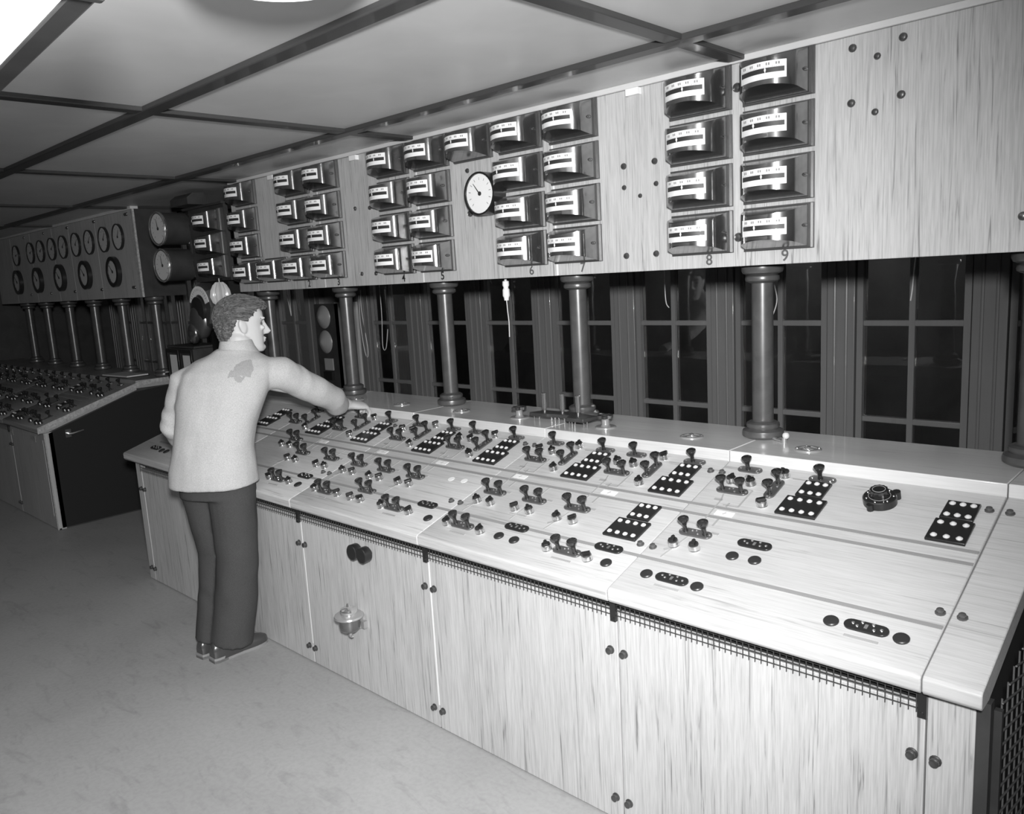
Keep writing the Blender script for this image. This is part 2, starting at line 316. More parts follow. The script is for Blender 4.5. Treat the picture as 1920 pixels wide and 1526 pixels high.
for x, s in [(-1.262, .730), (-1.012, .730), (-1.479, .733), (-2.617, .738), (-2.362, .736), (-2.135, .733), (-1.877, .731), (-1.728, .729), (-3.236, .737), (-3.016, .735), (-2.767, .737), (-3.50, .736), (-3.70, .736), (-3.90, .736)]: lever(desk, x, s)
T3 = [(-1.286, .642), (-1.217, .644), (-1.132, .720), (-1.128, .537), (-1.285, .255), (-1.214, .257), (-1.605, .730), (-2.651, .663), (-2.58, .665), (-2.476, .722), (-2.473, .546), (-2.164, .662), (-2.094, .660), (-2.004, .728), (-1.998, .546), (-1.764, .655), (-1.692, .655), (-1.598, .545), (-2.153, .259), (-2.084, .261), (-1.959, .261), (-1.887, .262), (-1.755, .258), (-1.686, .260), (-1.984, .097), (-1.672, .098), (-1.505, .098),
      (-3.37, .734), (-3.352, .547), (-2.881, .55), (-2.984, .666), (-2.894, .739), (-2.482, .553), (-3.765, .551), (-3.718, .366), (-3.647, .369), (-3.509, .265), (-3.437, .264), (-3.253, .263), (-3.183, .263), (-3.036, .262), (-2.965, .264), (-2.835, .261), (-2.766, .264), (-2.637, .264), (-2.568, .266), (-3.42, .101), (-3.252, .102), (-3.034, .099), (-2.865, .102), (-2.768, .101), (-2.699, .102), (-2.554, .099), (-2.386, .103), (-2.158, .097), (-3.06, .664)]
for x, s in T3: rotary(desk, x, s, random.choice([.3, .8, -.2, 1.0, -.6, 2.2]))
for x, s in [(-1.391, .69), (-1.347, .69), (-1.388, .225), (-1.342, .225), (-2.274, .695), (-2.22, .694), (-2.267, .227), (-2.216, .227), (-3.145, .227), (-3.095, .226), (-3.156, .693), (-3.11, .693), (-.53, .69), (-.48, .69), (-.527, .223), (-.479, .223)]: stud(desk, x, s)
for x, s, m in [(-1.057, .334, 'dark'), (-1.203, .104, 'dark'), (-1.866, .165, 'pale'), (-1.474, .172, 'plate'), (-3.217, .172, 'plate'), (-2.351, .174, 'plate'), (-.659, .106, 'dark'), (-4.72, .11, 'dark')]: cover(desk, x, s, m)
for x, s in [(-1.093, .263), (-1.024, .265), (-1.287, .1), (-1.119, .1), (-1.897, .102), (-1.823, .1), (-1.437, .103), (-3.18, .104), (-.742, .1), (-.577, .1), (-2.27, .1), (-4.62, .1), (-4.56, .1), (-4.74, .27)]: cap(desk, x, s)
for x, s in [(-1.2, .066), (-2.075, .066), (-1.592, .068), (-1.922, .236), (-3.336, .066), (-2.95, .066), (-2.47, .067), (-.659, .066)]: strip(desk, x - .04, x + .04, s, .008, 'pale', 'name_strip')
for x, s in [(-1.22, .460), (-2.105, .463), (-1.673, .462), (-3.466, .461), (-2.982, .463), (-2.565, .462)]:
    o = strip(desk, x - .031, x + .031, s, .024, 'card', 'label_card'); dash(desk, (x - .004, s - .006), (x + .004, s + .006), .0015, 'ink', 'pen_mark')
for x, s in [(-2.407, .364), (-2.334, .368)]: obj('blank_disc', cached('wdisc', lambda: MB().cyl(.015, -.002, .0012, 18)), 'card', desk, DM(x, s))
for x in (-1.013, -1.477, -2.358, -1.874, -3.236, -2.763, -3.645, -4.17):
    lamp_plate(desk, x, .662, 3, .085, .090); lamp_plate(desk, x + .002, .557, 4, .127, .101)
lamp_plate(desk, -1.475, .385, 3, .085, .091); lamp_plate(desk, -1.476, .280, 4, .127, .101)
lamp_plate(desk, -.595, .660, 3, .085, .092); lamp_plate(desk, -.594, .556, 3, .100, .104)
# mimic diagram lines between the switches
for x in (-1.258, -2.133, -1.729, -3.018, -2.613, -3.506):
    dash(desk, (x - .02, .565), (x - .01, .53), .004); dash(desk, (x - .01, .53), (x - .005, .36), .0045); dash(desk, (x - .01, .31), (x - .035, .19), .0045)
    dash(desk, (x + .062, .61), (x + .062, .505), .006); dash(desk, (x - .03, .61), (x + .062, .61), .004); dash(desk, (x + .01, .505), (x + .062, .505), .005)
    dash(desk, (x + .025, .52), (x + .025, .492), .006); dash(desk, (x + .035, .425), (x + .035, .385), .006); dash(desk, (x + .05, .35), (x + .075, .35), .010); dash(desk, (x - .045, .225), (x - .025, .245), .012); dash(desk, (x - .035, .53), (x - .005, .53), .012)
for x in (-1.924, -3.229, -2.804): dash(desk, (x, .425), (x, .36), .004); dash(desk, (x, .31), (x - .01, .20), .0045); dash(desk, (x + .05, .35), (x + .075, .35), .010)
for x in (-1.133, -1.604, -2.481, -1.995, -2.901, -3.379): dash(desk, (x + .03, .712), (x + .075, .712), .005)
o9 = obj('number_tag', MB().box(-.014, .014, -.010, .010, -.001, .0014), 'inlay', desk, DM(-1.247, .690)); obj('numeral', text_mesh('9', .02, .0004), 'card', o9, DM(-1.247, .690, 0, .002))
# dial selector, ring sockets on the ledge, clamp knobs on a front panel
ds = obj('dial_selector', MB().lathe([(.047, 0), (.047, .022), (.044, .025), (.03, .025)], 32).cyl(.010, 0, .02, 10, (-.012, -.047, 0)).cyl(.012, 0, .024, 10, (.036, .036, 0)), 'dark', desk, DM(-.808, .652), 'round black dial selector with fluted grip')
obj('fluted_grip', MB().prism([((.024 + .002 * (k % 2)) * math.cos(math.pi * k / 12), (.024 + .002 * (k % 2)) * math.sin(math.pi * k / 12)) for k in range(24)], .025, .047), 'knob', ds, DM(-.808, .652))
obj('dial_ring', MB().lathe([(.030, .0255), (.0312, .0255), (.0312, .0262), (.030, .0262)], 32, closed=False).lathe([(.017, .0472), (.0185, .0472), (.0185, .048), (.017, .048)], 28, closed=False), 'pale', ds, DM(-.808, .652))
obj('stud_set', screws([(.038 * math.cos(a), .038 * math.sin(a)) for a in (.2, 1.1, 2, 2.9, 3.8, 4.7, 5.6)], .003, .003, .0245), 'chrome', ds, DM(-.808, .652))
def ring(): return MB().lathe([(.045, -.001), (.045, .003), (.042, .0055), (.030, .0055), (.029, .003), (.019, .003), (.0185, .006), (.010, .0075)], 28)
for x in (-1.137, -1.596, -2.895, -3.362, -3.774):
    o = obj('ring_socket', cached('ring', ring), 'brass', desk, T(x, 2.66, 1.062)); obj('screw_set', cached('ring_sc', lambda: screws([(.036 * math.cos(a), .036 * math.sin(a)) for a in (.5, 2.1, 3.6, 5.2)], .004, .003, .005).cyl(.009, .007, .011, 10)), 'chrome', o, T(x, 2.66, 1.062))
for x in (-2.653, -2.588):
    o = obj('clamp_knob', cached('clampk', lambda: MB().lathe([(.012, 0), (.012, .012), (.031, .014), (.033, .018), (.033, .046), (.030, .049)], 20, axis='y')), 'dark', desk, T(x, YF, .64))
obj('clamp_bar', MB().cyl(.010, -.03, .03, 10, (0, -.03, 0), 'x'), 'dark', desk, T(-2.62, YF, .64))
# right end of the desk: dark post and diamond wire guard
obj('end_post', MB().box(-.008, .022, 0, .03, 0, .75), 'iron', desk, T(-.40, YF + .004, 0))
gm = MB()
def gtop(y_): return .70 + (y_ - 1.8) * .31
for k in range(40):
    y0, z0 = 1.885, .05 + k * .034; y1, z1 = 2.87, .05 + k * .034 - .25 * .985
    if z0 > gtop(y0): t_ = (z0 - gtop(y0)) / (.31 + .25); y0 += t_; z0 -= .25 * t_
    if z1 < .03: t_ = (.03 - z1) / .25; y1 -= t_; z1 = .03
    if y1 > y0 + .03: gm.tube([(.003, y0, z0), (.003, y1, z1)], .0024, 6)
for k in range(19): gm.tube([(-.001, 1.905 + k * .053, .03), (-.001, 1.905 + k * .053, gtop(1.905 + k * .053))], .0022, 6)
MT['guard'] = nmat('galvanised_wire', .15, .5, .2)
stuff(obj('wire_guard', gm.mesh('wire_guard'), 'guard', desk, T(-.372, 0, 0)))
obj('guard_frame', MB().box(-.008, .008, 1.868, 1.884, .02, .72).box(-.008, .008, 2.87, 2.888, .02, 1.0).box(-.008, .008, 1.868, 2.888, .015, .035), 'iron', desk, T(-.372, 0, 0))
# far desk, continuing the line beyond the gangway
E2 = [-10.02, -9.155, -8.29, -7.425]
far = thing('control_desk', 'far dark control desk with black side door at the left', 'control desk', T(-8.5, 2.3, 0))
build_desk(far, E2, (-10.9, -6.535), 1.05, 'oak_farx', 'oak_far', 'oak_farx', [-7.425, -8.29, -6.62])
obj('end_edge', MB().box(-.012, .0, 0, .062, 0, .75), 'speck', far, T(-6.565, YF - .004, 0))
obj('edge_strip', MB().prism([(1.775, .752), (1.775, .80), (2.56, 1.046), (2.8, 1.052), (2.8, 1.022), (2.56, 1.012)], -6.535, -6.525, 'x'), 'speck', far, T())
sd = obj('side_door', MB().prism([(1.862, .0), (1.862, .765), (2.55, .985), (2.9, 1.0), (2.9, 0)], -6.59, -6.568, 'x'), 'iron', far, T())
hd = obj('door_handle', MB().box(-.004, 0, -.02, .02, -.03, .03), 'chrome', far, T(-6.564, 1.99, .72), 'bright lever handle on square plate')
obj('handle_lever', MB().tube([(0, 0, 0), (.035, 0, 0), (.04, .02, 0), (.035, .10, .012)], [.008, .007, .007, .005], 8), 'chrome', hd, T(-6.564, 1.99, .72))
def m_ventlab():
    b = MB()
    for z in (0, .012, .024, .036): b.box(-.06, .06, -.003, 0, z, z + .006)
    return b
for x in (-6.85, -7.42): obj('vent_label', cached('ventlab', m_ventlab), 'pale', far, T(x, YF, .66))
for s in (.487, .433, .172): strip(far, -10.4, -6.60, s, .008, 'pale')
kk = 0
for i in range(16):
    x = -6.72 - .225 * i
    for s in (.60, .335, .12):
        if (i + int(s * 10)) % 5 == 4: lamp_plate(far, x, s, 3, .085, .09)
        else: twin(far, x + random.uniform(-.02, .02), s, random.choice([0, 0, math.pi / 2]))
        rotary(far, x + .085, s - .065, 1., 'bolt'); 
        if i % 2 == 0: rotary(far, x + .03, s - .075, .4, 'bolt')
for i in range(16): lever(far, -6.74 - .22 * i, .73)
# ------------------------------------------------------------------ instrument boards
ZB = 1.702
def build_board(name, label, seams, x0, x1, strips, mat):
    b = thing(name, label, 'instrument board', T((x0 + x1) / 2, 2.79, ZB))
    es = [x0] + seams + [x1]
    for a, c in zip(es[:-1], es[1:]):
        hw = (c - a) / 2 - .0012; obj('board_panel', MB().box(-hw, hw, 0, .03, 0, ZC - ZB - .022), mat, b, T((a + c) / 2, 2.65, ZB), bevel=.002)
    obj('board_case', MB().box(x0 + .01, x1 - .01, 2.681, 2.93, ZB + .002, ZC - .022), 'black', b, T())
    struct(obj('trim_%d' % (40 + int(x0 < -5)), MB().box(x0, x1, 2.640, 2.70, ZC - .0215, ZC), 'ceiling', None, T(), bevel=.003), 'painted cornice strip above the instrument board')
    for e in strips: obj('joint_strip', cached('bjoint', lambda: MB().box(-.005, .005, -.0006, .01, .001, ZC - ZB - .024)), 'gap', b, T(e, 2.65, ZB))
    return b
brd = build_board('instrument_board', 'pale oak instrument board on bronze columns above the near desk', [-4.709, -3.96, -3.096, -2.224, -1.362, -.45], -4.95, 1.4, [-3.96, -3.096, -2.224], 'oak_v')
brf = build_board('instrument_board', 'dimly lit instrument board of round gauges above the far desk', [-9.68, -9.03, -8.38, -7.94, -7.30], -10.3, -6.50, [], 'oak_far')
obj('end_cheek', MB().box(0, .012, 2.66, 3.0, ZB, ZC - .022), 'iron', brf, T(-6.50, 0, 0)); obj('edge_strip', MB().box(-.03, .012, 2.644, 2.66, ZB, ZC - .022), 'speck', brf, T(-6.50, 0, 0))
def pbolt(b, x, z, r=1): obj('board_bolt', cached('bbolt', lambda: MB().lathe([(.0125, 0), (.0120, .004), (.009, .009), (.004, .0105)], 12, axis='y')), 'bolt', b, T(x, 2.65, z) @ Matrix.Scale(r, 4))
for x, z, r in [(-.999, 2.347, 1), (-.925, 2.308, .85), (-.852, 2.346, 1), (-1.001, 2.185, 1), (-.929, 2.147, .85), (-.854, 2.184, 1), (-.525, 1.8, 1), (-1.866, 2.106, 1), (-1.725, 2.107, 1), (-1.867, 2.026, .8), (-1.721, 2.025, .8), (-1.794, 1.988, .7), (-1.866, 1.765, 1), (-1.728, 1.766, 1), (-1.386, 2.305, 1.3), (-1.386, 1.803, 1.3),
                 (-3.615, 2.112, .9), (-3.487, 2.104, .9), (-3.603, 1.766, .9), (-3.479, 1.763, .9), (-2.735, 2.198, .9), (-2.732, 2.006, 1.2)]: pbolt(brd, x, z, r)
for x in (-6.60, -6.62, -6.64, -7.29, -7.31, -7.94, -7.96, -8.6, -9.2):
    pbolt(brf, x, 2.352); pbolt(brf, x - .02, 1.783)
for n, x in (('2', -4.126), ('3', -3.828), ('4', -3.253), ('5', -2.954), ('6', -2.371), ('7', -2.087), ('8', -1.503), ('9', -1.216)):
    obj('numeral', text_mesh(n, .054), 'ink2' if n in '6789' else 'ink', brd, T(x, 2.6495, 1.729) @ RX(math.pi / 2))
for x in (-1.805, -3.577, -4.409): obj('top_tab', MB().box(-.028, .028, -.014, .01, -.012, .012), 'card', brd, T(x, 2.642, 2.368))
# edgewise meters
def arcd(x): return .088 + .045 * (1 - (x / .095) ** 2)
def zh(d): return .068 - .24 * (d - .018)
def m_case():
    b = MB(); n = 14; pts = [(-.111, .018), (-.0995, .071), (-.0975, .079), (-.0935, .0865)] + [(x, arcd(x)) for x in [-.087 + .174 * k / n for k in range(n + 1)]] + [(.0935, .0865), (.0975, .079), (.0995, .071), (.111, .018)]
    vs = [(x, -d, zh(d)) for x, d in pts] + [(x, -d, -zh(d)) for x, d in pts]; n = len(pts); o = len(pts)
    fs = [(i, i + 1, o + i + 1, o + i) for i in range(n - 1)]; fs.append(tuple(range(n - 1, -1, -1))); fs.append(tuple(range(o, o + n))); fs.append((0, o, o + n - 1, n - 1))
    return b.add(vs, fs)
def arcstrip(x0, x1, z0, z1, off, n=12):
    vs = []; fs = []
    for k in range(n + 1):
        x = x0 + (x1 - x0) * k / n; d = arcd(x) + off
        vs += [(x, -d, z0), (x, -d, z1), (x, -d + off + .002, z0), (x, -d + off + .002, z1)]
    for k in range(n):
        a, c = 4 * k, 4 * k + 4; fs += [(a, c, c + 1, a + 1), (a + 1, c + 1, c + 3, a + 3), (a + 2, a, c, c + 2)[::-1]]
    fs += [(0, 1, 3, 2), (4 * n, 4 * n + 2, 4 * n + 3, 4 * n + 1)]
    return MB().add(vs, fs)
def m_marks():
    b = MB()
    for x in (-.062, -.032, -.004, .024, .052):
        for q in (-.004, .003):
            t = arcstrip(x + q, x + q + .004, .0145, .0220, .0022, 1); b.add(t.v, t.f)
    for k in range(25):
        x = -.072 + k * .0056; t = arcstrip(x, x + .0008, .0080, .0100 if k % 5 else .0115, .0022, 1); b.add(t.v, t.f)
    return b
def m_textplates():
    b = MB()
    q = arcstrip(-.068, .022, 0, .010, .0009); b.add(q.v, q.f)
    return b
def meter(xr, z, label, group='edgewise meters on the instrument board', px=None, yp=2.65):
    M = T(xr - .124, yp, z); t = thing('edgewise_meter', label, 'meter', M, group)
    obj('back_plate', cached('mplate', lambda: MB().box(-.124, .124, -.008, 0, -.0735, .0735).box(-.118, .118, -.018, -.008, -.0715, .0715)), 'metal_d', t, M)
    obj('case', cached('mcase', m_case), 'metal', t, M)
    c = obj('scale_card', cached('mcard', lambda: arcstrip(-.080, .076, -.0262, .0275, .0012)), 'card', t, M)
    obj('scale_slot', cached('mslot', lambda: arcstrip(-.075, .071, -.0080, .0068, .002)), 'ink', c, M)
    obj('scale_marks', cached('mmarks', m_marks), 'marks', c, M)
    q = px if px is not None else random.uniform(-.045, .03)
    d = arcd(q) + .004
    obj('pointer', cached('mptr', lambda: MB().prism([(-.0035, 0), (0, -.0095), (.0035, 0), (0, .0095)], 0, .001, 'y')), 'card', c, M @ T(q, -d, 0))
    for z0 in (.0300, -.0390): obj('text_plate', cached('mtp', m_textplates), 'metal_d', t, M @ T(0, 0, z0))
    obj('side_screw', cached('mscr', lambda: MB().ball((.106, -.036, 0), (.009, .013, .007), 10, 6)), 'metal', t, M); return t
MT['metal_d'] = nmat('dark_meter_plate', .16, .3, .7); MT['marks'] = nmat('faded_print', .25, .6)
ROWZ = [2.3095, 2.147, 1.9845, 1.8245]; RN = ['top', 'second', 'third', 'bottom']
WORD = dict(zip('23456789', 'two three four five six seven eight nine'.split()))
PX = {0: -.0, 1: -.02, 2: .005, 3: -.02}
for num, xr in (('9', -1.115), ('8', -1.405), ('7', -1.982), ('6', -2.273), ('5', -2.852), ('4', -3.148), ('3', -3.736), ('2', -4.030)):
    for r in range(4): meter(xr, ROWZ[r], '%s row meter of curved metal in the column above painted numeral %s' % (RN[r], WORD[num]), px=[.018, -.018, .012, -.012][r] + random.uniform(-.012, .006))
meter(-2.565, ROWZ[0], 'curved metal meter in top row directly above the round white gauge')
meter(-4.325, ROWZ[3], 'curved metal meter in bottom row immediately left of the numeral 2 column')
for r in range(4): meter(-4.618, ROWZ[r], 'curved metal meter in %s row at left end of the pale board' % RN[r])
# round gauges
def gauge(name, M, r, depth, label, cat='gauge', group=None, rim='dark', needle=.6, thick=.10, face='card', rimw=.12, bezel=False):
    t = thing(name, label, cat, M, group)
    obj('drum', MB().lathe([(r, 0), (r, depth * .8), (r * 1.0, depth), (r * (1 - rimw), depth), (r * (1 - rimw), depth - .008)], 32, axis='y', closed=False), rim, t, M)
    fc = obj('dial_face', MB().cyl(r * (1 - rimw * .6), depth - .012, depth - .008, 32, axis='y'), face, t, M)
    if bezel:
        obj('bezel', MB().lathe([(r * 1.0, depth - .02), (r * 1.05, depth - .015), (r * 1.06, depth - .003), (r * 1.02, depth + .004), (r * .95, depth + .002), (r * .93, depth - .008)], 36, axis='y', closed=False), 'chrome', t, M); obj('mount_arm', MB().box(.02, .30, -.02, .01, -.02, .02), 'iron', t, M)
    mk = MB()
    for k in range(11):
        a = math.radians(225 - 27 * k); mk.tube([(r * .62 * math.cos(a), -depth + .0065, r * .62 * math.sin(a)), (r * .74 * math.cos(a), -depth + .0065, r * .74 * math.sin(a))], r * .012, 4)
    obj('dial_marks', mk, 'ink2', fc, M)
    nd = obj('needle', MB().tube([(0, -depth + .004, 0), (r * .62 * math.cos(needle), -depth + .004, r * .62 * math.sin(needle))], [r * .03, r * .012], 5).lathe([(r * .10, depth - .007), (r * .10, depth - .004), (r * .05, depth - .003)], 14, axis='y'), 'ink', t, M)
    return t
gauge('round_gauge', T(-2.593, 2.65, 2.079), .094, .078, 'round white gauge with black rim among the meters', needle=2.25, rimw=.09)
bk = obj('mount_stem', MB().cyl(.02, 0, .03, 12, axis='y'), 'dark', None, T(-2.593, 2.65, 2.079)); bk.parent = bpy.data.objects['round_gauge']; bk.matrix_basis = Matrix()
ux = [-6.811, -7.115, -7.449, -7.768, -8.099, -8.404, -8.727, -9.034, -9.503]; lx = [-6.972, -7.62, -8.263, -8.907, -9.545]
MT['grey_card'] = nmat('greyer_dial', .55, .5)  # white card in a greyer tone, for far and drum dials
for i, x in enumerate(ux): gauge('round_gauge', T(x, 2.65, 2.191), .104, .02, 'pale round dial, %s from right in upper row of far board' % ORD[i], group='upper dials on the far board', needle=1.0 - .1 * i, face='grey_card', rimw=.08)
for i, x in enumerate(lx): gauge('round_gauge', T(x, 2.65, 1.92), .124, .035, 'dark thick rimmed dial, %s from right in lower row of far board' % ORD[i], group='lower dials on the far board', needle=2.3, face='grey_card', rimw=.26)
# ------------------------------------------------------------------ columns
CP = [(.060, 0), (.0735, .010), (.0750, .020), (.0735, .030), (.062, .036), (.057, .038), (.0605, .046), (.0595, .056), (.050, .062), (.042, .064), (.0385, .068), (.0385, .575), (.048, .578), (.0595, .584), (.0615, .592), (.0595, .600), (.052, .604), (.055, .606), (.070, .612), (.0745, .622), (.0745, .634), (.070, .640)]
def column(x, zb, label, grp):
    M = T(x, 2.78, zb); t = thing('column', label, 'column', M, grp); k = (ZB - zb) / .640; sc = Matrix.Diagonal((1, 1, k, 1))
    for nm, a, b in (('base', 0, 10), ('shaft', 10, 12), ('capital', 12, 22)):
        obj(nm, cached('col_' + nm, lambda: MB().lathe(CP[max(a - 1, 0):b], 32)), 'column', t, M @ sc)
for i, x in enumerate([-.5, -1.362, -2.224, -3.096, -3.96, -4.825]):
    column(x, 1.062, ['turned bronze column at right edge, cut off by the frame', 'turned bronze column standing below numeral 9', 'turned bronze column standing below numeral 7 behind the pegged block', 'turned bronze column standing below numeral 5', "turned bronze column standing below numeral 3 above the man's hand", "turned bronze column directly beside the man's face"][i], 'columns on the near desk')
for i, x in enumerate([-6.60, -7.28, -7.93, -8.59, -9.25, -9.85]): column(x, 1.05, 'dark turned column, %s from right on the far desk' % ORD[i], 'columns on the far desk')
# ------------------------------------------------------------------ loose things on the ledge and desk front
for x, lb in ((-2.502, 'mushroom headed brass plug in ledge socket left of the pegged block'), (-2.008, 'mushroom headed brass plug in ledge socket right of the pegged block')):
    M = T(x, 2.66, 1.062); t = thing('socket_plug', lb, 'plug', M, 'plugs standing in ledge sockets')
    obj('flange', cached('flange', lambda: MB().lathe([(.045, 0), (.045, .003), (.041, .006), (.030, .006)], 28)), 'brass', t, M)
    obj('stem', cached('pstem', lambda: MB().lathe([(.022, .006), (.017, .012), (.016, .036), (.018, .040)], 20)), 'brass', t, M)
    obj('hand_wheel', cached('pwheel', lambda: MB().prism([((.031 + .005 * math.cos(6 * a)) * math.cos(a), (.031 + .005 * math.cos(6 * a)) * math.sin(a)) for a in [2 * math.pi * k / 48 for k in range(48)]], .040, .052).lathe([(.017, .052), (.012, .057)], 16)), 'bolt', t, M)
M = T(-2.225, 2.63, 1.062) @ RZ(.02); t = thing('pegged_block', 'dark block on short pins with three tall pegs on ledge', 'peg block', M)
obj('block', MB().prism([(-.165, -.022), (-.06, -.028), (-.03, -.012), (.05, -.012), (.075, -.062), (.165, -.06), (.175, .03), (.04, .062), (-.14, .055)], .028, .044), 'iron', t, M, bevel=.003)
for x, y in ((-.10, .01), (-.005, .018), (.095, .0)): obj('tall_peg', cached('tpeg', lambda: MB().lathe([(.006, .044), (.0062, .058), (.0105, .060), (.0105, .125), (.0125, .126), (.0125, .130), (.009, .131)], 12)), 'chrome', t, M @ T(x, y, 0))
for x, y in ((-.145, -.01), (-.115, -.012), (-.05, -.005), (-.03, -.002), (-.01, -.003), (.02, .0), (.085, -.05), (.10, -.052), (.115, -.05), (.145, -.03), (.155, -.02), (.163, -.03)): obj('pin', cached('pin', lambda: MB().cyl(.0026, 0, .028, 8)), 'chrome', t, M @ T(x, y, 0))
M = T(-1.28, 2.735, 1.062) @ RZ(-.35); t = thing('loose_fitting', 'small bright metal fitting lying beside a column foot', 'fitting', M)
obj('rod', MB().tube([(-.045, 0, .010), (.02, 0, .006)], .005, 8).ball((-.047, 0, .010), .010, 12, 8), 'chrome', t, M); obj('ferrule', MB().cyl(.009, 0, .018, 12, (.028, 0, 0)), 'brass', t, M); obj('ball_end', MB().ball((.032, .004, .026), .013, 14, 10), 'lens', t, M)
M = T(-2.70, YF - .055, .30); t = thing('cup_fitting', 'flanged metal cup with domed cap fixed to the oak desk front', 'fitting', M)
obj('flange', MB().lathe([(.030, .052), (.060, .054), (.0625, .058), (.060, .064), (.036, .070)], 32), 'brass', t, M)
obj('cap', MB().lathe([(.035, .070), (.036, .084), (.034, .090), (.018, .098), (.008, .100), (.006, .112), (.003, .114)], 24), 'chrome', t, M)
obj('cup', MB().lathe([(.030, -.006), (.041, .004), (.0445, .020), (.0445, .052)], 28), 'metal', t, M)
obj('wing_nut', MB().lathe([(.008, -.03), (.006, -.018), (.007, -.006)], 12).ball((0, 0, -.03), (.018, .006, .008), 12, 6), 'brass', t, M)
obj('wall_bracket', MB().box(-.022, .022, .025, .055, -.004, .05).box(.03, .05, .035, .055, .0, .03), 'brass', t, M)
# lamp holder and pull cords below the board
M = T(-2.60, 2.72, 1.60); t = thing('lamp_holder', 'small white lamp holder hanging below the board near numeral 6', 'lamp holder', M)
obj('socket', MB().lathe([(.006, .10), (.006, .092), (.015, .088), (.016, .070), (.012, .062), (.012, .056), (.0165, .050), (.017, .022), (.012, .012), (.011, 0)], 20), 'white', t, M)
obj('pull_cord', MB().tube([(0, 0, 0), (.003, 0, -.05), (.006, .002, -.10), (.002, .004, -.17)], .0022, 6), 'cord', t, M)
def cord(pts, label, r=.003):
    c = [Vector(p) for p in pts]; sm = []
    for i in range(len(c) - 1):
        p0, p1, p2, p3 = c[max(i - 1, 0)], c[i], c[i + 1], c[min(i + 2, len(c) - 1)]
        for k in range(6):
            u = k / 6; sm.append(.5 * (2 * p1 + (p2 - p0) * u + (2 * p0 - 5 * p1 + 4 * p2 - p3) * u * u + (3 * p1 - p0 - 3 * p2 + p3) * u ** 3))
    sm.append(c[-1]); o = c[0]; return tag(obj('hanging_cord', MB().tube([p - o for p in sm], r, 6), 'cord', None, T(*o)), label, 'cord', 'cords hanging at the windows')
y = YB - .05
cord([(-2.49, y, 1.95), (-2.488, y, 1.65), (-2.482, y, 1.52), (-2.463, y, 1.485)], 'white cord hooked at a window bar below numeral 8')
cord([(-1.865, y, 1.95), (-1.85, y, 1.65), (-1.828, y, 1.52), (-1.85, y, 1.44)], 'thin white cord beside the column below numeral 9')
cord([(-1.155, y, 1.95), (-1.18, y, 1.66), (-1.188, y, 1.55), (-1.194, y, 1.50)], 'thin white cord on the rightmost wide window')
cord([(-5.36, y, 1.62), (-5.37, y, 1.40), (-5.345, y, 1.18), (-5.315, y, 1.12), (-5.30, y, 1.2), (-5.34, y, 1.5), (-5.33, y, 1.66)], 'looped white cord on post right of the pale oak panel')
cord([(-5.09, y, 1.95), (-5.08, y, 1.5), (-5.10, y, 1.22), (-5.06, y, 1.20), (-5.02, y, 1.35)], 'looped white cord hanging over the window below numeral 4')
cord([(-6.43, y, 1.95), (-6.44, y, 1.7), (-6.41, y, 1.52), (-6.395, y, 1.47), (-6.40, y, 1.7)], "looped white cord on window right of the man's face")
# solid bay: bell board and pale cupboard panel
MT['gongm'] = nmat('dull_gong', .38, .35, .2)
M = T(-5.83, YB - .09, 1.0); t = thing('disc_board', 'dark upright board with two domed round discs behind a column', 'board', M)
obj('backing', MB().box(-.13, .22, 0, .018, -.2, .56), 'iron', t, M)
for z in (.45, .24): obj('domed_disc', cached('gong', lambda: MB().lathe([(.098, 0), (.092, .008), (.06, .026), (.02, .045), (.006, .050)], 28, axis='y')), 'gongm', t, M @ T(0, 0, z))
obj('name_plate', MB().box(-.03, .09, -.01, 0, .0, .10), 'pale', t, M); obj('small_box', MB().box(-.03, .09, -.03, 0, -.08, -.01), 'dark', t, M)
t = tag(obj('upright_panel', MB().box(-.16, .14, 0, .02, 0, 1.57), 'oak_v', None, T(-5.50, YB - .09, 0)), 'pale oak panel standing right of the two domed discs', 'panel')
t = tag(obj('upright_panel', MB().box(-.20, .20, 0, .02, 0, 1.60), 'oak_far', None, T(-5.35, YB + .42, 0)), 'pale upright panel seen through the glass below numeral 4', 'panel')
# ------------------------------------------------------------------ gangway group between the desks
M = T(-5.35, 2.70, 0); br = thing('meter_bracket', 'dark upright bracket stand left of the pale board', 'stand', M)
obj('bracket_panel', MB().box(-.25, .26, -.03, .0, 1.785, 2.285), 'iron', br, M); obj('pedestal', MB().box(-.22, .12, .02, .10, 0, 1.80), 'black', br, M); obj('top_rail', MB().box(-.30, .27, -.05, .02, 2.285, 2.30), 'iron', br, M)
for i, z in enumerate((2.187, 2.034, 1.880)): meter(-5.13, z, 'dim curved meter, %s of three on the dark bracket panel' % ('upper', 'middle', 'lower')[i], 'meters on the dark bracket', yp=2.669)
GR = RZ(.06)
for z, nm in ((2.172, 'upper'), (1.917, 'lower')): gauge('drum_gauge', T(-5.76, 2.70, z) @ GR, .112, .20, '%s bright rimmed drum gauge beside the dark bracket' % nm, needle=1.75, rim='iron', rimw=.07, face='grey_card', bezel=True)
tag(obj('lamp_hood', MB().loft([[(.13 * s_, -.10 + .0, .0), (.13 * s_, -.10, .045), (.13 * s_, -.06, .075), (.13 * s_, .02, .08), (.13 * s_, .05, .0)] for s_ in (-1, 1)]), 'iron', None, T(-5.45, 2.64, 2.301)), 'dark rounded hood sitting on top of the bracket', 'hood')
M = T(-5.385, 2.60, 1.612) @ Matrix.Scale(1.3, 4); t = thing('arc_gauge', "large gauge with white arched scale left of the man's head", 'gauge', M)
